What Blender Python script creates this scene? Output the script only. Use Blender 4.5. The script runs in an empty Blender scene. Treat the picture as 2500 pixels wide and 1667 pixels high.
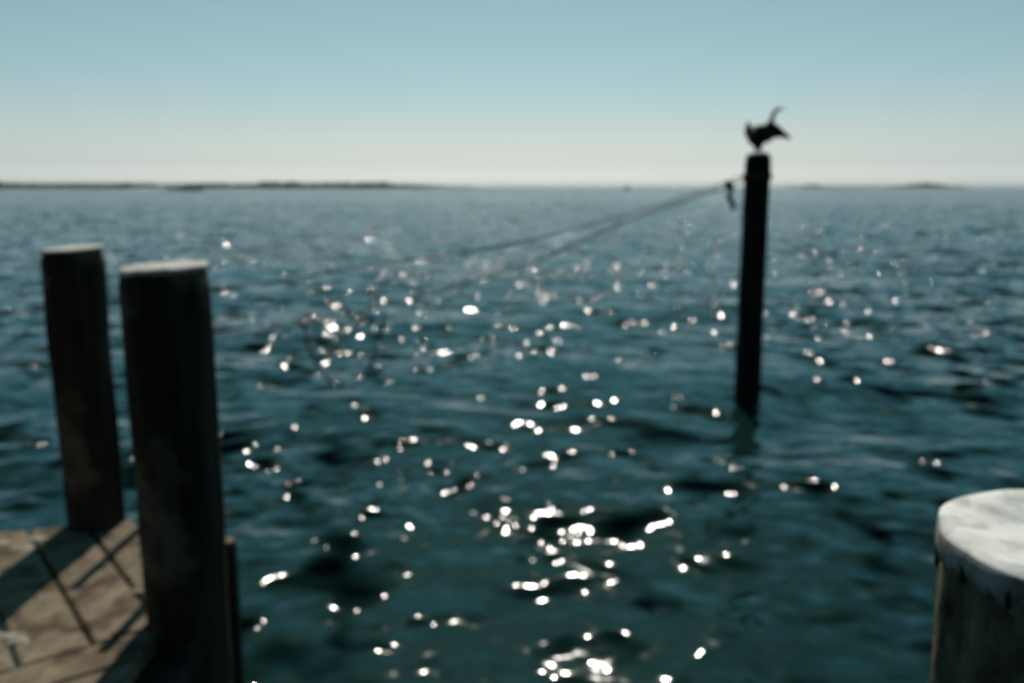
import bpy, bmesh, math, random
import numpy as np
from mathutils import Vector, Matrix, noise
random.seed(7); rng = np.random.default_rng(41)
S = bpy.context.scene
COL = S.collection
R = math.radians

# ---------------------------------------------------------------- camera
CAM_Z = 2.5
cam_d = bpy.data.cameras.new('camera'); cam = bpy.data.objects.new('camera', cam_d); COL.objects.link(cam)
cam_d.sensor_width = 36.0; cam_d.lens = 30.0
cam.location = (0, 0, CAM_Z); cam.rotation_euler = (R(90 - 10.24), 0, 0)
cam_d.clip_start = 0.05; cam_d.clip_end = 20000
cam_d.dof.use_dof = True; cam_d.dof.focus_distance = 0.40; cam_d.dof.aperture_fstop = 7.6
S.camera = cam

# ---------------------------------------------------------------- sky, sun, exposure
SUN_EL, SUN_AZ = 53.0, 0.5          # azimuth from +Y, positive to the right
w = bpy.data.worlds.new('World'); S.world = w; w.use_nodes = True
nt = w.node_tree; nt.nodes.clear()
sky = nt.nodes.new('ShaderNodeTexSky'); sky.sky_type = 'NISHITA'; sky.sun_disc = False
sky.sun_elevation = R(SUN_EL); sky.sun_rotation = R(SUN_AZ)
sky.air_density = 1.0; sky.dust_density = 1.0; sky.ozone_density = 1.5; sky.altitude = 0
GRADE = [(0.01, (0.852, 1.045, 1.382)), (0.025, (0.673, 0.776, 0.997)), (0.042, (0.656, 0.715, 0.821)), (0.064, (0.623, 0.669, 0.717)), (0.086, (0.575, 0.652, 0.661)), (0.118, (0.542, 0.647, 0.605)), (0.16, (0.525, 0.637, 0.568)), (0.197, (0.515, 0.629, 0.546)), (0.3, (0.319, 0.717, 0.65)), (0.42, (0.278, 0.704, 0.633)), (0.65, (0.191, 0.516, 0.464)), (1, (0.113, 0.302, 0.273))]   # sky tint by sine of elevation; high stops set for water tint and less fill
geo = nt.nodes.new('ShaderNodeTexCoord'); sep = nt.nodes.new('ShaderNodeSeparateXYZ'); nt.links.new(geo.outputs['Generated'], sep.inputs[0])
ramp = nt.nodes.new('ShaderNodeValToRGB'); el = ramp.color_ramp.elements
el[0].position = GRADE[0][0]; el[0].color = (*GRADE[0][1], 1); el[-1].position = 1.0; el[-1].color = (*GRADE[-1][1], 1)
for p_, c_ in GRADE[1:-1]: e = el.new(p_); e.color = (*c_, 1)
nt.links.new(sep.outputs[2], ramp.inputs[0])
tint = nt.nodes.new('ShaderNodeMix'); tint.data_type = 'RGBA'; tint.blend_type = 'MULTIPLY'
tint.inputs[0].default_value = 1.0; nt.links.new(ramp.outputs[0], tint.inputs[7])
# sky behind the camera dimmed by hand to deepen shade and dark sides
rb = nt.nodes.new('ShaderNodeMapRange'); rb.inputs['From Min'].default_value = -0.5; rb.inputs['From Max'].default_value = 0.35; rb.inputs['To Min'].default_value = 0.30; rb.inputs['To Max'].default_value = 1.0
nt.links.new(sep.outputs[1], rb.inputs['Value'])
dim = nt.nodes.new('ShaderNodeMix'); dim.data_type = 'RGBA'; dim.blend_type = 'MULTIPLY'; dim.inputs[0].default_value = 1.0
bg = nt.nodes.new('ShaderNodeBackground'); bg.inputs[1].default_value = 0.12
wo = nt.nodes.new('ShaderNodeOutputWorld')
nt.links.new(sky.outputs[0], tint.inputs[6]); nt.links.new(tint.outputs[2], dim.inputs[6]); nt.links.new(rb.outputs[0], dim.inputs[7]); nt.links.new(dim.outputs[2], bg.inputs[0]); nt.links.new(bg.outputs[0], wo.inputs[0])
sd = bpy.data.lights.new('sun', 'SUN'); sd.energy = 3.0; sd.angle = R(0.53); sd.color = (1.0, 0.93, 0.84)
sun = bpy.data.objects.new('sun', sd); COL.objects.link(sun)
sdir = Vector((math.sin(R(SUN_AZ)) * math.cos(R(SUN_EL)), math.cos(R(SUN_AZ)) * math.cos(R(SUN_EL)), math.sin(R(SUN_EL))))
sun.rotation_euler = sdir.to_track_quat('Z', 'Y').to_euler(); sun.location = (0, 5, 30)
S.view_settings.view_transform = 'Standard'; S.view_settings.look = 'None'
S.view_settings.exposure = 0.0; S.view_settings.gamma = 1.0
S.cycles.use_denoising = True
S.cycles.sample_clamp_indirect = 6.0
S.cycles.max_bounces = 6; S.cycles.caustics_reflective = False; S.cycles.caustics_refractive = False

# ---------------------------------------------------------------- helpers
def link(name, bm_or_me, mat, parent=None, smooth=True):
    if isinstance(bm_or_me, bmesh.types.BMesh):
        me = bpy.data.meshes.new(name); bm_or_me.to_mesh(me); bm_or_me.free()
    else: me = bm_or_me
    if smooth: me.polygons.foreach_set('use_smooth', [True] * len(me.polygons))
    for m in (mat if isinstance(mat, (list, tuple)) else [mat]): me.materials.append(m)
    o = bpy.data.objects.new(name, me); COL.objects.link(o)
    if parent: o.parent = parent
    return o
def tag(o, label=None, cat=None, group=None, kind=None):
    if label: o['label'] = label
    if cat: o['category'] = cat
    if group: o['group'] = group
    if kind: o['kind'] = kind
    return o
def empty(name, loc=(0, 0, 0)):
    o = bpy.data.objects.new(name, None); o.empty_display_size = 0.1; o.location = loc; COL.objects.link(o); return o

def material(name, base, rough=0.8, spec=0.3, var=None, scale=(1, 1, 1), nscale=6.0, detail=6.0, bump=0.0, bscale=None, bdist=0.01, c2=None, fac=(0.35, 0.65), extra=None):
    m = bpy.data.materials.new(name); m.use_nodes = True; n = m.node_tree.nodes; l = m.node_tree.links
    b = n['Principled BSDF']; b.inputs['Roughness'].default_value = rough; b.inputs['Specular IOR Level'].default_value = spec
    b.inputs['Base Color'].default_value = (*base, 1)
    tc = n.new('ShaderNodeTexCoord'); mp = n.new('ShaderNodeMapping'); mp.inputs['Scale'].default_value = scale
    l.new(tc.outputs['Object'], mp.inputs['Vector'])
    if c2 is not None:
        t = n.new('ShaderNodeTexNoise'); t.inputs['Scale'].default_value = nscale; t.inputs['Detail'].default_value = detail; t.inputs['Roughness'].default_value = 0.65
        l.new(mp.outputs[0], t.inputs['Vector'])
        r = n.new('ShaderNodeValToRGB'); r.color_ramp.elements[0].position = fac[0]; r.color_ramp.elements[1].position = fac[1]
        r.color_ramp.elements[0].color = (*base, 1); r.color_ramp.elements[1].color = (*c2, 1)
        l.new(t.outputs['Fac'], r.inputs[0]); out = r.outputs[0]
        if extra:   # large patches of a third colour
            t2 = n.new('ShaderNodeTexNoise'); t2.inputs['Scale'].default_value = extra[1]; t2.inputs['Detail'].default_value = 4
            l.new(tc.outputs['Object'], t2.inputs['Vector'])
            r2 = n.new('ShaderNodeValToRGB'); r2.color_ramp.elements[0].position = extra[2]; r2.color_ramp.elements[1].position = extra[2] + 0.1
            mx = n.new('ShaderNodeMix'); mx.data_type = 'RGBA'; mx.inputs[7].default_value = (*extra[0], 1)
            l.new(t2.outputs['Fac'], r2.inputs[0]); l.new(r2.outputs[0], mx.inputs[0]); l.new(out, mx.inputs[6]); out = mx.outputs[2]
        l.new(out, b.inputs['Base Color'])
    if bump:
        t3 = n.new('ShaderNodeTexNoise'); t3.inputs['Scale'].default_value = bscale or nscale; t3.inputs['Detail'].default_value = 8
        l.new(mp.outputs[0], t3.inputs['Vector'])
        bp = n.new('ShaderNodeBump'); bp.inputs['Strength'].default_value = bump; bp.inputs['Distance'].default_value = bdist
        l.new(t3.outputs['Fac'], bp.inputs['Height']); l.new(bp.outputs[0], b.inputs['Normal'])
    return m

M = {}
M['piling'] = material('creosoted_wood', (0.020, 0.017, 0.012), 0.9, 0.12, c2=(0.078, 0.063, 0.045), scale=(1, 1, 0.08), nscale=14, bump=0.8, bscale=22, bdist=0.02, extra=((0.15, 0.125, 0.09), 3.8, 0.54))
M['piling_brown'] = material('weathered_pile_wood', (0.022, 0.019, 0.012), 0.9, 0.15, c2=(0.20, 0.175, 0.115), scale=(1, 1, 0.45), nscale=22, bump=0.9, bscale=18, bdist=0.02)
M['piling_far'] = material('wet_dark_wood', (0.006, 0.006, 0.005), 0.8, 0.2, c2=(0.016, 0.015, 0.012), scale=(1, 1, 0.1), nscale=12, bump=0.6, bdist=0.02)
M['cap'] = material('white_cap', (0.36, 0.335, 0.30), 0.7, 0.3, c2=(0.66, 0.63, 0.58), nscale=9, bump=0.25, bscale=14, bdist=0.01, fac=(0.3, 0.6))
M['cap_sheet'] = material('white_painted_sheet', (0.42, 0.43, 0.42), 0.7, 0.3, c2=(0.72, 0.70, 0.66), nscale=26, bump=0.45, bscale=34, bdist=0.005, fac=(0.36, 0.62), extra=((0.86, 0.83, 0.76), 19, 0.45))
M['cap_rim'] = material('stained_shaded_rim', (0.10, 0.09, 0.075), 0.75, 0.3, c2=(0.34, 0.33, 0.31), nscale=24, bump=0.4, bscale=30, bdist=0.005, fac=(0.38, 0.6), extra=((0.15, 0.075, 0.035), 26, 0.55))  # rim's shade put into a darker colour, with rust stains
M['plank'] = material('weathered_plank', (0.10, 0.074, 0.046), 0.9, 0.15, c2=(0.32, 0.255, 0.175), scale=(1, 0.5, 1), nscale=9, bump=0.6, bscale=40, bdist=0.006, fac=(0.3, 0.7), extra=((0.095, 0.07, 0.045), 7, 0.5))
M['edge'] = material('brown_edge_board', (0.15, 0.10, 0.055), 0.85, 0.25, c2=(0.27, 0.20, 0.13), scale=(0.12, 1, 1), nscale=22, bump=0.6, bscale=40, bdist=0.006)
M['beam'] = material('dark_beam', (0.03, 0.024, 0.018), 0.9, 0.2, c2=(0.06, 0.05, 0.04), nscale=10, bump=0.5)
M['dropping'] = material('bird_dropping_white', (0.20, 0.175, 0.135), 0.9, 0.1, c2=(0.46, 0.43, 0.36), nscale=45, bump=0.5)
M['rope'] = material('weathered_rope', (0.24, 0.19, 0.16), 0.95, 0.1, c2=(0.36, 0.29, 0.25), nscale=60, bump=0.5)
M['rope_dark'] = material('wet_rope', (0.035, 0.045, 0.048), 0.9, 0.1, c2=(0.07, 0.08, 0.082), nscale=60, bump=0.5)
M['feather'] = material('black_feathers', (0.006, 0.006, 0.007), 0.55, 0.4, c2=(0.02, 0.02, 0.02), nscale=30, bump=0.4)
M['bill'] = material('horn_bill', (0.18, 0.11, 0.05), 0.5, 0.4, c2=(0.25, 0.16, 0.07), nscale=40)
M['slit_dark'] = material('slit_shade', (0.012, 0.008, 0.006), 0.8, 0.3, c2=(0.05, 0.025, 0.012), nscale=40)  # shade tone of the cap's fold gaps
M['sand'] = material('pale_sand', (0.33, 0.29, 0.22), 0.95, 0.1, c2=(0.42, 0.38, 0.30), nscale=0.05)
M['scrub'] = material('dark_scrub', (0.035, 0.05, 0.03), 0.9, 0.1, c2=(0.08, 0.095, 0.055), nscale=0.15)
M['hull'] = material('navy_hull', (0.012, 0.03, 0.05), 0.3, 0.5, c2=(0.018, 0.04, 0.06), nscale=2)
M['cabin'] = material('cream_cabin', (0.6, 0.52, 0.47), 0.4, 0.5, c2=(0.68, 0.6, 0.54), nscale=2)
M['glass'] = material('dark_boat_glass', (0.02, 0.03, 0.035), 0.08, 0.6)
M['foam'] = material('white_foam', (0.55, 0.6, 0.6), 0.9, 0.1, c2=(0.8, 0.82, 0.82), nscale=0.8)
M['buoy'] = material('dark_green_buoy', (0.012, 0.03, 0.024), 0.6, 0.3, c2=(0.02, 0.045, 0.035), nscale=3)

# ---------------------------------------------------------------- water
def water_material():
    m = bpy.data.materials.new('harbour_water'); m.use_nodes = True; n = m.node_tree.nodes; l = m.node_tree.links
    b = n['Principled BSDF']; b.inputs['Base Color'].default_value = (0.006, 0.022, 0.019, 1)
    b.inputs['Roughness'].default_value = 0.09; b.inputs['IOR'].default_value = 1.31
    tc = n.new('ShaderNodeTexCoord')
    mp = n.new('ShaderNodeMapping'); mp.inputs['Scale'].default_value = (0.42, 1.0, 1.0); mp.inputs['Rotation'].default_value = (0, 0, R(-9))
    l.new(tc.outputs['Object'], mp.inputs['Vector'])
    m2 = n.new('ShaderNodeMapping'); m2.inputs['Scale'].default_value = (0.9, 1.0, 1.0); l.new(tc.outputs['Object'], m2.inputs['Vector'])
    # breaths of wind: fine ripples come in patches, with smoother water between
    tw = n.new('ShaderNodeTexNoise'); tw.inputs['Scale'].default_value = 0.22; tw.inputs['Detail'].default_value = 2.0; l.new(mp.outputs[0], tw.inputs['Vector'])
    wind = n.new('ShaderNodeMapRange'); wind.inputs['From Min'].default_value = 0.40; wind.inputs['From Max'].default_value = 0.60; wind.inputs['To Min'].default_value = 0.22; wind.inputs['To Max'].default_value = 1.15
    l.new(tw.outputs['Fac'], wind.inputs['Value'])
    # small ripples: the slope of the surface itself varies, so that it stays rough out to the horizon
    geo = n.new('ShaderNodeNewGeometry'); nrm_ = geo.outputs['Normal']
    for sc, amt, cusp, vec in ((0.65, 0.05, 12, m2), (1.7, 0.10, 62, m2), (3.0, 0.17, 62, m2), (7.5, 0.34, 5, m2)):   # scale, slope, extra slope of the rare steep crests
        t = n.new('ShaderNodeTexNoise'); t.inputs['Scale'].default_value = sc; t.inputs['Detail'].default_value = 1.0; t.inputs['Roughness'].default_value = 0.4
        l.new(vec.outputs[0], t.inputs['Vector'])
        v1 = n.new('ShaderNodeVectorMath'); v1.operation = 'SUBTRACT'; v1.inputs[1].default_value = (0.5, 0.5, 0.5); l.new(t.outputs['Color'], v1.inputs[0])
        sy = n.new('ShaderNodeSeparateXYZ'); l.new(v1.outputs[0], sy.inputs[0])      # only the faces that lean to the pier steepen
        mn = n.new('ShaderNodeMath'); mn.operation = 'MINIMUM'; mn.inputs[1].default_value = 0.0; l.new(sy.outputs['Y'], mn.inputs[0])
        sq_ = n.new('ShaderNodeMath'); sq_.operation = 'MULTIPLY'; l.new(mn.outputs[0], sq_.inputs[0]); l.new(mn.outputs[0], sq_.inputs[1])
        ma = n.new('ShaderNodeMath'); ma.operation = 'MULTIPLY_ADD'; ma.inputs[1].default_value = cusp; ma.inputs[2].default_value = amt; l.new(sq_.outputs[0], ma.inputs[0])
        v0 = n.new('ShaderNodeVectorMath'); v0.operation = 'SCALE'; l.new(v1.outputs[0], v0.inputs[0])
        if sc > 2:
            mw = n.new('ShaderNodeMath'); mw.operation = 'MULTIPLY'; l.new(ma.outputs[0], mw.inputs[0]); l.new(wind.outputs[0], mw.inputs[1]); l.new(mw.outputs[0], v0.inputs['Scale'])
        else: l.new(ma.outputs[0], v0.inputs['Scale'])
        v2 = n.new('ShaderNodeVectorMath'); v2.operation = 'MULTIPLY'; v2.inputs[1].default_value = (1.45, 1, 0); l.new(v0.outputs[0], v2.inputs[0])
        v3 = n.new('ShaderNodeVectorMath'); v3.operation = 'ADD'; l.new(nrm_, v3.inputs[0]); l.new(v2.outputs[0], v3.inputs[1]); nrm_ = v3.outputs[0]
    # wind chop runs towards the pier: its faces lean that way
    vb = n.new('ShaderNodeVectorMath'); vb.operation = 'ADD'; vb.inputs[1].default_value = (0, -0.05, 0); l.new(nrm_, vb.inputs[0])
    v4 = n.new('ShaderNodeVectorMath'); v4.operation = 'NORMALIZE'; l.new(vb.outputs[0], v4.inputs[0]); l.new(v4.outputs[0], b.inputs['Normal'])
    return m

def build_water():
    K = 150
    lam = np.exp(rng.uniform(math.log(0.14), math.log(6.0), K)); k = 2 * np.pi / lam
    th = R(-97) + rng.normal(0, R(34), K)                     # travelling towards the pier
    kx, ky = k * np.cos(th), k * np.sin(th); ph = rng.uniform(0, 2 * np.pi, K)
    short = lam < 1.1
    slope = np.where(short, 0.060 * math.sqrt(2.0 / short.sum()), 0.034 * math.sqrt(2.0 / (~short).sum()))
    amp = slope / k
    fine = np.arange(-35, 35.001, 0.13); coarse_r = np.concatenate([np.arange(35.6, 50, 0.6), np.arange(52, 180, 4.0)])
    ang = np.radians(np.concatenate([-coarse_r[::-1], fine, coarse_r])); na = len(ang)
    rad = [0.5]
    while rad[-1] < 9000: rad.append(rad[-1] * (1.008 if rad[-1] < 2.2 else 1.003 if rad[-1] < 150 else 1.008 if rad[-1] < 500 else 1.03))
    rad = np.array(rad); nr = len(rad)
    X = np.outer(rad, np.sin(ang)); Y = np.outer(rad, np.cos(ang)); Z = np.zeros_like(X); DX = np.zeros_like(X); DY = np.zeros_like(X)
    dang = np.gradient(ang)
    spc = np.maximum(np.outer(rad, np.minimum(dang, R(0.8))), np.gradient(rad)[:, None])
    # gusts: patches of rougher and smoother water
    gust = np.zeros_like(X)
    for q in range(14):
        lg = rng.uniform(3, 30); tg = rng.uniform(0, 6.28); gust += np.cos(2 * np.pi / lg * (X * np.cos(tg) * 0.6 + Y * np.sin(tg)) + rng.uniform(0, 6.28))
    gust = np.clip(1 + 0.10 * gust, 0.5, 1.6)
    for i in range(K):
        wgt = np.clip((lam[i] / spc - 2.2) / 2.5, 0, 1)
        rows = np.where(wgt.max(axis=1) > 0)[0]
        if not len(rows): continue
        r1 = rows[-1] + 1
        p = kx[i] * X[:r1] + ky[i] * Y[:r1] + ph[i]; a = amp[i] * wgt[:r1] * (gust[:r1] if lam[i] < 1.2 else 1.0)
        Z[:r1] += a * np.cos(p); s = a * np.sin(p)
        DX[:r1] -= 0.8 * s * math.cos(th[i]); DY[:r1] -= 0.8 * s * math.sin(th[i])
    co = np.stack([X + DX, Y + DY, Z], -1).reshape(-1, 3).astype(np.float32)
    nv = len(co); co = np.vstack([co, [[0, 0, 0]]]).astype(np.float32)
    j = np.arange(na); jn = (j + 1) % na
    i0 = (np.arange(nr - 1) * na)[:, None]
    quads = np.stack([i0 + j, i0 + jn, i0 + na + jn, i0 + na + j], -1).reshape(-1, 4)[:, ::-1]
    tris = np.stack([np.full(na, nv), jn, j], -1)
    me = bpy.data.meshes.new('water')
    me.vertices.add(len(co)); me.vertices.foreach_set('co', co.ravel())
    nl = quads.size + tris.size
    me.loops.add(nl); me.loops.foreach_set('vertex_index', np.concatenate([quads.ravel(), tris.ravel()]).astype(np.int32))
    npoly = len(quads) + len(tris); me.polygons.add(npoly)
    ls = np.concatenate([np.arange(len(quads)) * 4, quads.size + np.arange(len(tris)) * 3]).astype(np.int32)
    me.polygons.foreach_set('loop_start', ls)
    me.update(calc_edges=True); me.validate()
    return me
water = link('water', build_water(), water_material()); tag(water, kind='structure')

# ---------------------------------------------------------------- pilings
def pile_bm(x, y, z0, z1, r0, r1, lean=(0, 0), rough=0.012, seed=0, nseg=56, nrow=70, top_round=0.012):
    """weathered round timber, uneven outline, closed top"""
    bm = bmesh.new(); rows = []
    for i in range(nrow + 1):
        t = i / nrow; z = z0 + (z1 - z0) * t; r = r0 + (r1 - r0) * t
        if i == nrow: r -= top_round
        cx, cy = lean[0] * t, lean[1] * t; ring = []
        for jj in range(nseg):
            a = 2 * math.pi * jj / nseg
            q = Vector((math.cos(a) * 2.2, math.sin(a) * 2.2, z * 0.5 + seed * 7.3))
            q2 = Vector((math.cos(a) * 5.5, math.sin(a) * 5.5, z * 1.6 + seed * 3.1))
            rr = r * (1 + 0.05 * noise.noise(q)) + rough * noise.noise(q2) + rough * 0.5 * noise.noise(q2 * 2.7)
            ring.append(bm.verts.new((cx + math.cos(a) * rr, cy + math.sin(a) * rr, z)))
        rows.append(ring)
    for i in range(nrow):
        for jj in range(nseg):
            bm.faces.new((rows[i][jj], rows[i][(jj + 1) % nseg], rows[i + 1][(jj + 1) % nseg], rows[i + 1][jj]))
    bm.faces.new(rows[-1]); bm.faces.new(rows[0][::-1])
    return bm

def cap_bm(r, thick, dome, over=0.007, seed=0, nseg=56, sag=0.009, tilt=(0, 0)):
    """weathered pale cap: low dome with an irregular rim that drips over the edge"""
    bm = bmesh.new(); prof = [(1.0 + over / r, -thick, 1), (1.0 + over / r * 1.15, -thick * 0.35, 0.4), (1.0 + over / r * 0.6, 0.35 * dome, 0), (0.85, 0.72 * dome, 0), (0.5, 0.93 * dome, 0), (0.2, dome, 0)]
    rings = []
    for f, z, dr in prof:
        ring = []
        for jj in range(nseg):
            a = 2 * math.pi * jj / nseg
            n1 = noise.noise(Vector((math.cos(a) * 1.7, math.sin(a) * 1.7, seed * 5.1)))
            n2 = noise.noise(Vector((math.cos(a) * 4, math.sin(a) * 4, seed * 9.7 + f)))
            rr = r * f * (1 + 0.035 * n1); zz = z - dr * sag * abs(n2) * 2 + 0.004 * n2 + tilt[0] * math.cos(a) * f + tilt[1] * math.sin(a) * f
            ring.append(bm.verts.new((math.cos(a) * rr, math.sin(a) * rr, zz)))
        rings.append(ring)
    for i in range(len(rings) - 1):
        for jj in range(nseg):
            bm.faces.new((rings[i][jj], rings[i][(jj + 1) % nseg], rings[i + 1][(jj + 1) % nseg], rings[i + 1][jj]))
    bm.faces.new(rings[-1]); bm.faces.new(rings[0][::-1])
    return bm

def piling(x, y, ztop, r0, r1, mat, label, lean=(0, 0), seed=0, cap=None, rough=0.012):
    t = empty('wooden_piling', (x, y, 0)); tag(t, label, 'piling', 'wooden pilings standing in the water')
    link('post', pile_bm(0, 0, -2.0, ztop, r0, r1, lean, rough, seed), mat, t)
    if cap:
        c = link('cap', cap_bm(r1, *cap, seed=seed, tilt=(0.006, 0.004)), M['cap'], t); c.location = (lean[0], lean[1], ztop + 0.006)
    return t

piling(-1.892, 3.68, 2.237, 0.113, 0.120, M['piling'], 'rear of the two dark pilings on the wooden deck, slimmer, with a whitish cap', seed=1, cap=(0.006, 0.005))
piling(-1.143, 2.80, 2.240, 0.132, 0.135, M['piling'], 'front and thicker of the two dark pilings on the wooden deck, flat whitish cap', seed=2, cap=(0.008, 0.006))
piling(2.826, 9.95, 2.86, 0.152, 0.140, M['piling_far'], 'tall black piling far out in the water with a cormorant on its top', lean=(-0.02, 0), seed=3, cap=(0.006, 0.014, -0.025))

# the near piling at the right, with a sheet-metal style cap folded over its rim
def folded_cap(parent, r, ztop):
    bm = bmesh.new(); nseg = 72
    kink = [R(a) for a in (8, 52, 95, 138, 172, 204, 238, 275, 322)]
    def radius(a):
        rr = r + 0.006
        # slightly faceted outline between folds
        best = 9
        for kk in kink: best = min(best, abs((a - kk + math.pi) % (2 * math.pi) - math.pi))
        return rr * (1.0 - 0.030 * min(1, best / R(20)) + 0.012 * noise.noise(Vector((math.cos(a) * 2, math.sin(a) * 2, 4))))
    FLAPS = ((0, 1.1, .1), (40, .9, -.1), (95, 1.0, .2), (150, .7, .1), (186, .62, .35), (207, .9, .25), (232, 1.12, -.12), (256, .98, .25), (283, 1.25, -.1), (322, 1.0, .1))   # start angle, drop, slant
    rings = []
    for f, z in ((0.992, -0.046), (1.006, -0.030), (1.004, -0.010), (0.994, -0.003), (0.975, 0.0), (0.90, 0.001), (0.80, 0.0), (0.65, -0.001), (0.5, -0.001), (0.35, -0.001), (0.2, -0.002)):
        ring = []
        for jj in range(nseg):
            a = 2 * math.pi * jj / nseg; rr = radius(a) * f
            q = Vector((math.cos(a) * rr * 14, math.sin(a) * rr * 14, 1.5))
            zz = z + (0.003 * noise.noise(q) if f < 0.97 else 0.0015 * noise.noise(q))
            if z < -0.02:
                deg = math.degrees(a); lo = max([q for q in FLAPS if q[0] <= deg], key=lambda q: q[0])
                zz = z * lo[1] * (1 + lo[2] * (deg - lo[0]) / 40) + 0.003 * noise.noise(Vector((math.cos(a) * 9, math.sin(a) * 9, 3)))
            if z <= -0.04: rr *= 1 + 0.012 * noise.noise(Vector((math.cos(a) * 6, math.sin(a) * 6, 2)))
            # a crease that runs from the left rim to the front
            d = (math.cos(a) * rr * 0.62 + math.sin(a) * rr * 0.78) + 0.075
            if f < 0.95: zz += 0.007 * math.exp(-(d / 0.010) ** 2) + 0.004 * noise.noise(Vector((math.cos(a) * rr * 28, math.sin(a) * rr * 28, 5.5)))
            ring.append(bm.verts.new((math.cos(a) * rr, math.sin(a) * rr, zz)))
        rings.append(ring)
    for i in range(len(rings) - 1):
        for jj in range(nseg):
            bm.faces.new((rings[i][jj], rings[i][(jj + 1) % nseg], rings[i + 1][(jj + 1) % nseg], rings[i + 1][jj]))
    bm.faces.new(rings[-1])
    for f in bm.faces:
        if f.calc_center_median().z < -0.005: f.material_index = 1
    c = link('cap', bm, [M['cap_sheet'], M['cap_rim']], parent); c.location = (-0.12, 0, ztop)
    so = c.modifiers.new('thickness', 'SOLIDIFY'); so.thickness = 0.003; so.offset = -1
    return c, radius
RX, RY, RZ = 0.594, 0.80, 2.153
t = empty('wooden_piling', (RX + 0.12, RY, 0)); tag(t, 'closest piling at the right, brown wood under a broad folded white cap', 'piling', 'wooden pilings standing in the water')
link('post', pile_bm(0, 0, -2.0, RZ - 0.006, 0.156, 0.150, (-0.12, 0), 0.016, 5, nseg=80, nrow=160), M['piling_brown'], t)
cp, rf = folded_cap(t, 0.150, RZ)
for a in (186, 207, 232, 256, 283, 322):
    bm = bmesh.new(); bmesh.ops.create_cone(bm, cap_ends=True, segments=14, radius1=0.0085, radius2=0.006, depth=0.006)
    bmesh.ops.bevel(bm, geom=bm.edges[:], offset=0.0012, segments=1, affect='EDGES')
    n_ = link('fold_slit', bm, M['slit_dark'], cp); rr = rf(R(a)) * 1.004  # dark stud on the rim stands for the shade inside a fold gap
    n_.location = (math.cos(R(a)) * rr, math.sin(R(a)) * rr, -0.026); n_.rotation_euler = (0, R(90), R(a)); n_.scale = (1.3, 0.42, 0.6)

# ---------------------------------------------------------------- deck
DK = 1.0
dk = empty('wooden_dock', (-1.8, 3.1, DK)); tag(dk, 'weathered wooden dock corner with wide planks and long dark shadows', 'dock')
u = Vector((0.617, -0.787, 0)); nrm = Vector((0.787, 0.617, 0))     # along planks / across planks
def to_local(p): return Vector(p) - Vector((-1.8, 3.1, DK))
def clip_x(poly, xmax):
    out = []
    for i in range(len(poly)):
        a, b = poly[i], poly[(i + 1) % len(poly)]
        if a[0] <= xmax: out.append(a)
        if (a[0] <= xmax) != (b[0] <= xmax): out.append(a + (b - a) * ((xmax - a[0]) / (b[0] - a[0])))
    return out
def board(name, poly, thick, mat, seed, ztop=0.0):
    """a plank from its outline (world xy), bevelled edges, slightly cupped and worn"""
    bm = bmesh.new(); vs = [bm.verts.new(to_local((p[0], p[1], DK + ztop))) for p in poly]
    f = bm.faces.new(vs)
    if f.normal.z < 0: f.normal_flip()
    ext = bmesh.ops.extrude_face_region(bm, geom=[f])
    for v in ext['geom']:
        if isinstance(v, bmesh.types.BMVert): v.co.z -= thick
    bmesh.ops.recalc_face_normals(bm, faces=bm.faces[:])
    bmesh.ops.bevel(bm, geom=bm.edges[:], offset=0.007, segments=2, affect='EDGES')
    for v in bm.verts: v.co += Vector((0, 0, 0.003 * noise.noise(v.co * 5 + Vector((seed, 0, 0)))))
    return bm
def P(n_, s_): # n: across, s: along nrm2
    n2 = Vector((-0.617, 0.787, 0)); return nrm * n_ + n2 * s_
def far_s(n_):   # far edge of the deck: line (-2.27,3.567)->(-1.75,3.71)
    a = Vector((-2.27, 3.567, 0)); d = Vector((0.52, 0.143, 0)); n2 = Vector((-0.617, 0.787, 0))
    tt = (n_ - a.dot(nrm)) / d.dot(nrm); return (a + d * tt).dot(n2)
NEAR = 2.92
edges_n = [-0.98, -0.77, -0.56, -0.345, -0.13, 0.085, 0.300, 0.520, 0.735, 0.925]
gap = 0.008
planks = []
for i in range(len(edges_n) - 1):
    a, b = edges_n[i] + gap, edges_n[i + 1] - gap
    poly = [P(a, NEAR + 0.008), P(b, NEAR + 0.008), P(b, far_s(b)), P(a, far_s(a))]
    m = link('plank', board('plank', poly, 0.05, None, i * 3.7), M['plank'], dk, smooth=False); planks.append(m)
for (s0, s1) in ((2.745, NEAR - 0.004), (2.56, 2.735), (2.37, 2.55)):
    poly = clip_x([P(-1.2, s0), P(0.80, s0), P(0.80, s1), P(-1.2, s1)], -1.205)
    link('edge_board', board('edge_board', poly, 0.06, None, s0 * 9, 0.004), M['plank'], dk, smooth=False)
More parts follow.
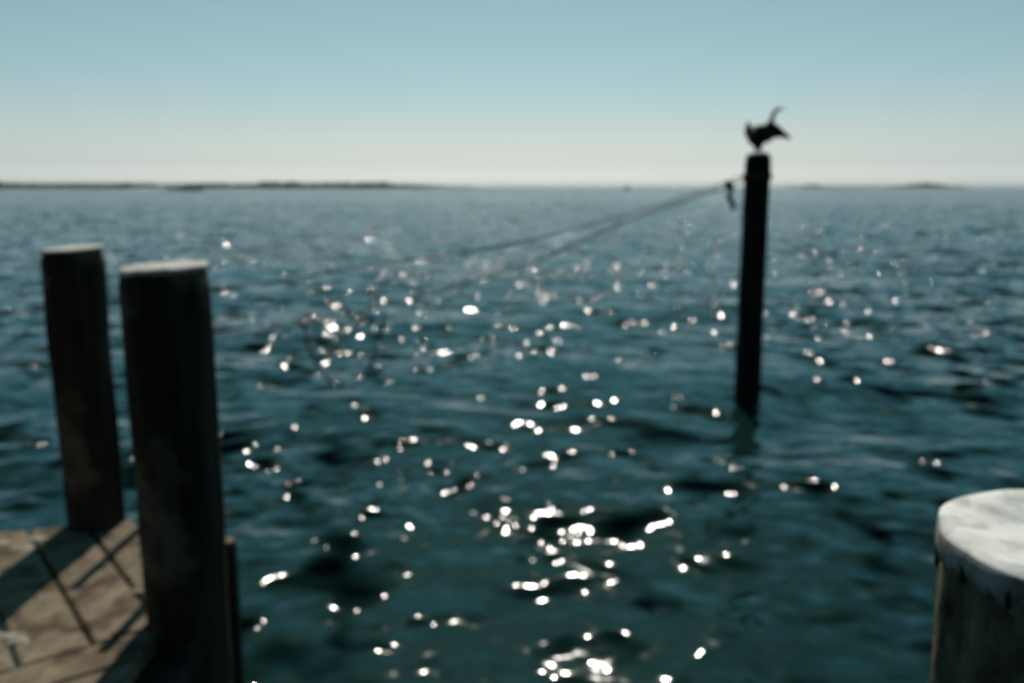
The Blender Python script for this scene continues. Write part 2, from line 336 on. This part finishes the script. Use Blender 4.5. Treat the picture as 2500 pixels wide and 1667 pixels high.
# brown board along the outer edge behind the plank ends, and the beams below
bm = bmesh.new()
def beam(bm, a, b, w_, h_, ztop):
    a = Vector((a[0], a[1], 0)); b = Vector((b[0], b[1], 0)); d = (b - a).normalized(); s_ = Vector((-d.y, d.x, 0)) * (w_ / 2)
    v = [bm.verts.new(to_local((q.x, q.y, z))) for z in (ztop - h_, ztop) for q in (a - s_, b - s_, b + s_, a + s_)]
    for f in ((0, 3, 2, 1), (4, 5, 6, 7), (0, 1, 5, 4), (1, 2, 6, 5), (2, 3, 7, 6), (3, 0, 4, 7)): bm.faces.new([v[q] for q in f])
beam(bm, P(-1.0, far_s(-1.0) - 0.10), P(0.9, far_s(0.9) - 0.10), 0.12, 0.25, DK - 0.06)
link('beam', bm, M['beam'], dk, smooth=False)
bm = bmesh.new(); beam(bm, (-1.165, 2.66), (-1.165, 1.9), 0.15, 0.3, DK - 0.07); link('beam', bm, M['beam'], dk, smooth=False)  # second one: added dark beam, fills the gap beside the front piling with shade
bm = bmesh.new(); beam(bm, P(-1.2, 2.80), P(0.62, 2.80), 0.14, 0.25, DK - 0.065); link('beam', bm, M['beam'], dk, smooth=False)
bm = bmesh.new(); beam(bm, P(0.86, 2.98), P(0.86, 3.75), 0.08, 0.2, DK - 0.06); link('beam', bm, M['beam'], dk, smooth=False)
# brown worn end of the outer plank between the pale plank and the rear piling
# bird droppings on the planks
def splat(px, py, rx, ry, seed, hgt=0.006):
    bm = bmesh.new(); ns = 18; c = bm.verts.new((0, 0, hgt)); r1 = []; r2 = []
    for jj in range(ns):
        a = 2 * math.pi * jj / ns; k_ = 1 + 0.45 * noise.noise(Vector((math.cos(a) * 1.6, math.sin(a) * 1.6, seed)))
        r1.append(bm.verts.new((math.cos(a) * rx * 0.6 * k_, math.sin(a) * ry * 0.6 * k_, hgt * 0.8)))
        r2.append(bm.verts.new((math.cos(a) * rx * k_, math.sin(a) * ry * k_, -0.004)))
    for jj in range(ns):
        kx = (jj + 1) % ns
        bm.faces.new((c, r1[jj], r1[kx])); bm.faces.new((r1[jj], r2[jj], r2[kx], r1[kx]))
    o = link('dropping', bm, M['dropping'], dk); o.location = to_local((px, py, DK + 0.003))
for a in ((-2.20, 3.45, .045, .03, 1), (-2.07, 3.49, .05, .028, 2), (-2.06, 3.39, .06, .025, 3), (-2.17, 3.31, .05, .016, 4), (-1.725, 2.67, .07, .028, 4), (-1.85, 2.61, .04, .06, 5), (-1.66, 2.64, .05, .018, 6),
          (-1.405, 3.005, .036, .018, 7), (-1.43, 3.23, .02, .01, 8), (-1.50, 3.13, .018, .012, 9)):
    splat(*a)
# short square fender post standing against the dock behind the front piling
t = empty('fender_post', (-1.168, 3.30, 0)); tag(t, 'short dark square post beside front piling, its sunlit top coloured paler at deck height', 'post')
def sq(w_, z0, z1, taper=0.0):
    bm = bmesh.new(); bmesh.ops.create_cube(bm, size=1.0)
    for v in bm.verts: v.co = Vector((v.co.x * w_, v.co.y * w_, z0 if v.co.z < 0 else z1))
    bmesh.ops.bevel(bm, geom=bm.edges[:], offset=0.008, segments=2, affect='EDGES'); return bm
link('post', sq(0.062, -2.0, 1.072), M['beam'], t, smooth=False)
link('sunlit_top', sq(0.054, 1.071, 1.080), M['plank'], t, smooth=False)  # sunlight on the post top put into a paler wood colour
# boarding ladder on the dock edge, behind the front piling
t = empty('boat_ladder', (-1.5, 3.44, 0)); tag(t, 'narrow wooden ladder on the dock edge behind front piling, casting two thin shadows', 'ladder')
for (x, y, z) in ((-1.66, 3.74, 1.95), (-1.335, 3.17, 1.79)):
    o = link('rail', sq(0.042, -1.2, z), M['beam'], t, smooth=False); o.location = (x + 1.5, y - 3.44, 0)
for i in range(6):
    bm = bmesh.new(); d = Vector((0.325, -0.57, 0)); bmesh.ops.create_cone(bm, cap_ends=True, segments=12, radius1=0.016, radius2=0.016, depth=d.length)
    o = link('rung', bm, M['beam'], t); o.location = (-0.0, 0.015, 0.72 - i * 0.28); o.rotation_euler = d.to_track_quat('Z', 'Y').to_euler()

# ---------------------------------------------------------------- mooring lines
F_ = 2083.0; PT = R(10.24)
def at_depth(x, y, Y):        # a point at forward distance Y seen in the photograph at x, y (2352 px wide)
    x *= 2500 / 2352; y *= 2500 / 2352
    a = (x - 1250) / F_; b = -(y - 833.5) / F_
    d = Vector((a, math.cos(PT) + b * math.sin(PT), -math.sin(PT) + b * math.cos(PT)))
    return d * (Y / d.y) + Vector((0, 0, CAM_Z))
def smooth_pts(pts, n=8):
    out = []
    for i in range(len(pts) - 1):
        p0 = pts[max(i - 1, 0)]; p1 = pts[i]; p2 = pts[i + 1]; p3 = pts[min(i + 2, len(pts) - 1)]
        for q in range(n):
            s_ = q / n
            out.append(0.5 * ((2 * p1) + (p2 - p0) * s_ + (2 * p0 - 5 * p1 + 4 * p2 - p3) * s_ ** 2 + (3 * p1 - p0 - 3 * p2 + p3) * s_ ** 3))
    return out + [pts[-1]]
def rope_bm(pts, r, ns=10, bm=None):
    bm = bm or bmesh.new(); pts = [Vector(p) for p in pts]; rings = []; up = Vector((0, 0, 1)); L = 0
    for i, p in enumerate(pts):
        d = (pts[min(i + 1, len(pts) - 1)] - pts[max(i - 1, 0)]).normalized()
        if i: L += (p - pts[i - 1]).length
        a = d.cross(up if abs(d.z) < 0.95 else Vector((1, 0, 0))).normalized(); b = a.cross(d)
        rings.append([bm.verts.new(p + (a * math.cos(t_) + b * math.sin(t_)) * r * (1 + 0.16 * math.cos(3 * t_ + L * 40))) for t_ in [2 * math.pi * q / ns for q in range(ns)]])
    for i in range(len(rings) - 1):
        for q in range(ns): bm.faces.new((rings[i][q], rings[i][(q + 1) % ns], rings[i + 1][(q + 1) % ns], rings[i + 1][q]))
    bm.faces.new(rings[0][::-1]); bm.faces.new(rings[-1]); return bm
def Yl(x): return 6.6 + (9.9 - 6.6) * min(1.0, max(-0.25, x / 1700.0))
end = Vector((2.68, 9.89, 2.603))
l2 = [(-700, 812), (-300, 818), (0, 808), (250, 789), (500, 770), (700, 742), (905, 695), (1067, 653), (1263, 586), (1403, 524), (1540, 474), (1655, 435), (1675, 427)]
pts2 = [at_depth(x, y, Yl(x)) for x, y in l2] + [end]
t = tag(empty('mooring_line', pts2[0]), 'lower sagging rope from the black piling, with a slack loop and a hanging tail', 'rope', 'mooring lines running to the black piling'); O2 = pts2[0]
link('line', rope_bm([p - O2 for p in smooth_pts(pts2, 10)], 0.0085), M['rope'], t)
lp = [(698, 745), (703, 775), (718, 815), (742, 858), (775, 889), (808, 889), (838, 862), (860, 815), (874, 770), (884, 715)]
link('slack_loop', rope_bm([at_depth(x, y, Yl(x)) - O2 for x, y in lp][0:1] + smooth_pts([at_depth(x, y, Yl(x)) - O2 for x, y in lp], 8)[1:], 0.011), M['rope_dark'], t)
bm = rope_bm(smooth_pts([at_depth(x, y, 9.86) - O2 for x, y in ((1676, 424), (1679, 438), (1675, 452), (1681, 466), (1684, 482))], 6), 0.03)
k_ = link('hanging_tail', bm, M['rope_dark'], t)
for (x, y, s_) in ((700, 746, .035), (1674, 426, .05)):
    bm = bmesh.new(); bmesh.ops.create_icosphere(bm, subdivisions=3, radius=s_)
    for v in bm.verts: v.co *= 1 + 0.25 * noise.noise(v.co * 45)
    o = link('knot', bm, M['rope_dark'] if x > 1000 else M['rope'], t); o.location = at_depth(x, y, Yl(x)) - O2
def Yu(x): return 7.6 + (9.9 - 7.6) * min(1.0, max(-0.25, x / 1700.0))
l1 = [(-700, 722), (-300, 722), (0, 715), (80, 711), (252, 692), (496, 663), (700, 636), (871, 608), (1040, 583), (1190, 557), (1341, 520), (1500, 476), (1620, 436)]
pts1 = [at_depth(x, y, Yu(x)) for x, y in l1] + [end + Vector((0, 0, 0.05))]
t = tag(empty('mooring_line', pts1[0]), 'upper thin rope running from the black piling behind both capped pilings', 'rope', 'mooring lines running to the black piling'); O1 = pts1[0]
link('line', rope_bm([p - O1 for p in smooth_pts(pts1, 10)], 0.0075), M['rope'], t)
# rope turns round the black piling
bm = rope_bm([Vector((2.806 + math.cos(a) * 0.157, 9.95 + math.sin(a) * 0.157, 2.60 + 0.02 * a / 6.28)) - O1 for a in [i * 2 * math.pi / 20 for i in range(42)]], 0.014)
link('turns', bm, M['rope_dark'], t)

# ---------------------------------------------------------------- cormorant
def tube(bm, pts, nseg=16):
    """lofted closed tube: pts = (x, y, z, r_side, r_depth)"""
    P_ = [Vector(p[:3]) for p in pts]; rings = []
    for i, p in enumerate(P_):
        d = (P_[min(i + 1, len(P_) - 1)] - P_[max(i - 1, 0)]).normalized()
        b = Vector((0, 1, 0)); a = d.cross(b).normalized(); b = a.cross(d)
        rings.append([bm.verts.new(p + a * math.cos(t_) * pts[i][3] + b * math.sin(t_) * pts[i][4]) for t_ in [2 * math.pi * q / nseg for q in range(nseg)]])
    for i in range(len(rings) - 1):
        for q in range(nseg): bm.faces.new((rings[i][q], rings[i][(q + 1) % nseg], rings[i + 1][(q + 1) % nseg], rings[i + 1][q]))
    bm.faces.new(rings[0][::-1]); bm.faces.new(rings[-1])
def slab(bm, outline, th):
    """wing: outline of (x, y, z) with thickness along y"""
    f = [bm.verts.new((x, y - th / 2, z)) for x, y, z in outline]; b = [bm.verts.new((x, y + th / 2, z)) for x, y, z in outline]; n_ = len(f)
    bm.faces.new(f); bm.faces.new(b[::-1])
    for i in range(n_): bm.faces.new((f[i], b[i], b[(i + 1) % n_], f[(i + 1) % n_]))
bx, by, bz = 2.797, 9.95, 2.875
bird = empty('cormorant', (bx, by, bz)); tag(bird, 'black cormorant drying half spread wings on top of the tall far piling', 'bird')
SZ = 0.88
bm = bmesh.new()
tube(bm, [(0.0, -0.02, 0.03, .022, .010), (0.002, -0.02, 0.07, .034, .016), (0.0, -0.01, 0.10, .06, .05), (-0.014, 0.0, 0.155, .105, .085), (0.005, 0.0, 0.225, .128, .095), (0.052, 0.0, 0.29, .11, .085),
          (0.108, 0.0, 0.345, .055, .05), (0.138, 0.0, 0.40, .031, .030), (0.148, 0.0, 0.445, .025, .025), (0.160, 0.0, 0.495, .024, .024), (0.182, 0.0, 0.535, .024, .022),
          (0.208, 0.0, 0.556, .027, .024), (0.232, 0.0, 0.562, .019, .018), (0.250, 0.0, 0.562, .010, .010)])
slab(bm, [(0.0, 0.03, 0.10), (-0.06, 0.03, 0.135), (-0.115, 0.05, 0.19), (-0.142, 0.07, 0.26), (-0.13, 0.08, 0.34), (-0.112, 0.085, 0.405), (-0.098, 0.085, 0.425), (-0.085, 0.08, 0.385), (-0.055, 0.06, 0.335), (0.0, 0.03, 0.30), (0.06, 0.03, 0.31), (0.05, 0.03, 0.2)], 0.03)
slab(bm, [(0.04, -0.02, 0.16), (0.06, -0.03, 0.31), (0.12, -0.03, 0.375), (0.155, -0.04, 0.39), (0.195, -0.05, 0.36), (0.255, -0.06, 0.30), (0.315, -0.07, 0.235), (0.355, -0.075, 0.19), (0.33, -0.07, 0.172), (0.28, -0.06, 0.19), (0.22, -0.05, 0.20), (0.16, -0.04, 0.185), (0.10, -0.03, 0.13)], 0.03)
for v in bm.verts: v.co.z *= SZ
bmesh.ops.recalc_face_normals(bm, faces=bm.faces[:])
body = link('body', bm, M['feather'], bird)
rm = body.modifiers.new('one_skin', 'REMESH'); rm.mode = 'VOXEL'; rm.voxel_size = 0.0075; rm.use_smooth_shade = True
sm = body.modifiers.new('soften', 'SMOOTH'); sm.iterations = 3; sm.factor = 0.5
bm = bmesh.new(); tube(bm, [(0.246, 0, 0.562, .010, .009), (0.275, 0, 0.563, .007, .006), (0.298, 0, 0.562, .0055, .005), (0.305, 0, 0.554, .003, .003)], 10)
for v in bm.verts: v.co.z *= SZ
link('bill', bm, M['bill'], bird)
for sx in (-0.035, 0.04):
    bm = bmesh.new(); tube(bm, [(sx * 0.7, 0, 0.13, .016, .016), (sx, -0.01, 0.06, .009, .009), (sx, -0.01, 0.012, .008, .008)], 10)
    for a in (-35, 0, 35, 130):
        d = Vector((math.sin(R(a)), -math.cos(R(a)), 0)) * (0.05 if a != 130 else 0.03); s0 = Vector((sx, -0.01, 0.008)); tube(bm, [(*s0, .006, .006), (*(s0 + d * 0.6), .006, .005), (*(s0 + d), .003, .003)], 8)
    link('foot', bm, M['feather'], bird)

# ---------------------------------------------------------------- far shore
def land_strip(name, a0, a1, d, depth, prof, mat):
    """low land at bearing a0..a1 (deg from +Y), distance d; prof(t) gives its height"""
    n_, md = 160, 10; vs = []; fs = []
    for i in range(n_ + 1):
        t_ = i / n_; a = R(a0 + (a1 - a0) * t_); h = prof(t_)
        for j in range(md + 1):
            s_ = j / md; r = d + depth * s_ + d * 0.02 * noise.noise(Vector((t_ * 9, 0, d)))
            z = -0.4 + (h + 0.4) * math.sin(math.pi * min(1, s_ * 1.0)) ** 0.6 + 0.3 * noise.noise(Vector((t_ * 60, s_ * 4, d))) * (0 < j < md)
            vs.append((r * math.sin(a), r * math.cos(a), z))
    for i in range(n_):
        for j in range(md):
            q = i * (md + 1) + j; fs.append((q, q + 1, q + md + 2, q + md + 1))
    me = bpy.data.meshes.new(name); me.from_pydata(vs, [], fs); me.update()
    return tag(link(name, me, mat), kind='structure')
def scrub(name, items, label):
    """a bank of scrub: many leafy clumps merged (nobody could count them)"""
    bm = bmesh.new(); base = bmesh.new(); bmesh.ops.create_icosphere(base, subdivisions=2, radius=1.0)
    bv = [v.co.copy() for v in base.verts]; bf = [[v.index for v in f.verts] for f in base.faces]; base.free()
    for (a, d, rr, hh) in items:
        cx, cy = d * math.sin(R(a)), d * math.cos(R(a)); sd_ = random.random() * 99
        vs = [bm.verts.new((cx + c.x * rr * (1 + .5 * noise.noise(c * 2 + Vector((sd_, 0, 0)))), cy + c.y * rr, 1.5 + hh * 0.45 + c.z * hh * 0.55 * (1 + .5 * noise.noise(c * 2.5 + Vector((0, sd_, 0)))))) for c in bv]
        for f in bf: bm.faces.new([vs[q] for q in f])
    return tag(link(name, bm, M['scrub'], smooth=False), label, 'scrub', kind='stuff')
def brg(x): return math.degrees(math.atan((x - 1176) / 1960.0 / math.cos(PT)))   # about right at the horizon
land_strip('sand_spit', brg(-500), brg(1420), 1250, 160, lambda t_: 1.1 if t_ < 0.72 else 1.1 * (1 - (t_ - 0.72) / 0.28) + 0.3, M['sand'])
it = []
def hgt(x):
    h = 7.0 + 2.0 * noise.noise(Vector((x * 0.011, 0, 3)))
    if x < 30: h += 4
    if 615 < x < 700: h += 3.5
    if 700 <= x < 820: h += 1.5
    if 830 < x < 905: h += 3.0
    if x > 940: h *= max(0.3, 1 - (x - 940) / 150.0)
    return h
for i in range(900):
    x = random.uniform(-450, 1090)
    h = hgt(x) * random.uniform(0.62, 0.88); it.append((brg(x), 1320 + random.uniform(-25, 60), random.uniform(3, 8), h))
scrub('shore_scrub', it, 'long dark band of scrub trees along the low sandy far shore at left')
land_strip('low_island', brg(1780), brg(2190), 1900, 140, lambda t_: 1.0 + 1.2 * math.sin(math.pi * t_), M['sand'])
it = []
for i in range(420):
    x = random.uniform(1795, 2180); h = 2.2 + 6.5 * math.exp(-((x - 2095) / 40.0) ** 2) + 3.5 * math.exp(-((x - 1845) / 16.0) ** 2)
    it.append((brg(x), 1960 + random.uniform(-30, 50), random.uniform(3, 9), h * random.uniform(0.6, 1.1)))
scrub('island_scrub', it, 'dark hump of scrub on the low island at the right of the horizon')

# ---------------------------------------------------------------- motor boat with its wake
BX, BY = -236.0, 640.0
boat = empty('motor_boat', (BX, BY, 0)); boat.scale = (1.35, 1.35, 1.35); tag(boat, 'small motor boat with dark hull and pale cabin off the far shore', 'boat')
bm = bmesh.new(); L_ = 11.0; secs = []
for i in range(15):
    t_ = i / 14; x = -L_ / 2 + L_ * t_; wd = 1.7 * (1 - max(0, (t_ - 0.45) / 0.55) ** 2.2) + 0.03; sh = 1.25 + 0.75 * t_ ** 2
    secs.append([bm.verts.new((x + (0.5 * t_ ** 3 if z > 0 else 0), s_ * wd * (1 if z > 0 else 0.75), z)) for s_, z in ((-1, sh), (-1, -0.3), (1, -0.3), (1, sh))])
for i in range(14):
    for q in range(4): bm.faces.new((secs[i][q], secs[i][(q + 1) % 4], secs[i + 1][(q + 1) % 4], secs[i + 1][q]))
bm.faces.new(secs[0]); bm.faces.new(secs[-1][::-1]); bmesh.ops.recalc_face_normals(bm, faces=bm.faces[:])
link('hull', bm, M['hull'], boat, smooth=False)
def box_bm(x0, x1, w_, z0, z1, rake=0.0):
    bm = bmesh.new(); bmesh.ops.create_cube(bm, size=1.0)
    for v in bm.verts:
        hi = v.co.z > 0; v.co = Vector(((x0 + (0.3 * rake if hi else 0)) if v.co.x < 0 else (x1 - (rake if hi else 0)), v.co.y * w_ * (0.85 if hi else 1), z1 if hi else z0))
    bmesh.ops.bevel(bm, geom=bm.edges[:], offset=0.06, segments=2, affect='EDGES'); return bm
cb = link('cabin', box_bm(-2.6, 1.6, 2.5, 1.2, 3.4, 0.9), M['cabin'], boat, smooth=False)
link('window', box_bm(-1.6, 0.9, 2.36, 2.35, 3.0, 0.45), M['glass'], cb, smooth=False).scale = (1, 1.04, 1)
link('roof', box_bm(-2.9, 0.7, 2.6, 3.41, 3.55), M['cabin'], boat, smooth=False)
bm = bmesh.new(); bmesh.ops.create_cone(bm, cap_ends=True, segments=8, radius1=0.06, radius2=0.03, depth=1.8)
o = link('mast', bm, M['cabin'], boat); o.location = (-1.2, 0, 4.4)
bm = bmesh.new(); rows = []
for i in range(40):
    t_ = i / 39; x = -5.0 - 26 * t_; wd = 1.0 + 2.6 * t_; h = 0.75 * (1 - t_) ** 1.2 + 0.12
    rows.append([bm.verts.new((x, wd * s_ * (1 + .3 * noise.noise(Vector((x, s_, 0)))), max(0.0, h * (1 - abs(s_) ** 2)) * (1 + .7 * noise.noise(Vector((x * .7, s_ * 3, 5)))) + 0.02)) for s_ in [-1 + 2 * q / 8 for q in range(9)]])
for i in range(39):
    for q in range(8): bm.faces.new((rows[i][q], rows[i][q + 1], rows[i + 1][q + 1], rows[i + 1][q]))
wk = link('boat_wake', bm, M['foam']); wk.location = (BX, BY, 0.05); wk.scale = (1.5, 2.0, 4.0); tag(wk, 'white churned wake trailing behind the small motor boat', 'wake', kind='stuff')

# ---------------------------------------------------------------- channel buoy
bdist = 620.0; a = R(brg(1432))
bu = empty('channel_buoy', (bdist * math.sin(a), bdist * math.cos(a), 0)); tag(bu, 'small dark buoy standing up on the horizon left of the black piling', 'buoy')
def cone(name, r1, r2, z0, z1, par, seg=20):
    bm = bmesh.new(); bmesh.ops.create_cone(bm, cap_ends=True, segments=seg, radius1=r1, radius2=r2, depth=z1 - z0)
    bmesh.ops.bevel(bm, geom=[e for e in bm.edges if len(e.link_faces) == 2 and e.calc_face_angle(0) > 1.0], offset=0.05, segments=2, affect='EDGES')
    o = link(name, bm, M['buoy'], par, smooth=False); o.location = (0, 0, (z0 + z1) / 2); return o
cone('float', 1.5, 1.6, -0.4, 1.0, bu); cone('tower', 1.1, 0.55, 1.0, 3.6, bu, 8); cone('topmark', 0.6, 0.12, 3.7, 4.9, bu); cone('ring_collar', 0.75, 0.75, 3.55, 3.7, bu)

# ---------------------------------------------------------------- thin sea haze
bm = bmesh.new(); bmesh.ops.create_cube(bm, size=1.0)
for v in bm.verts: v.co = Vector((v.co.x * 19000, v.co.y * 19000, 22.0 if v.co.z > 0 else -3.5))
hm = bpy.data.materials.new('sea_haze'); hm.use_nodes = True; hn = hm.node_tree.nodes; hn.clear()
ho = hn.new('ShaderNodeOutputMaterial'); hv = hn.new('ShaderNodeVolumePrincipled')
hv.inputs['Color'].default_value = (0.80, 0.88, 0.90, 1); hv.inputs['Density'].default_value = 0.00008; hv.inputs['Anisotropy'].default_value = 0.3
hm.node_tree.links.new(hv.outputs[0], ho.inputs['Volume'])
tag(link('haze', bm, hm, smooth=False), kind='stuff')
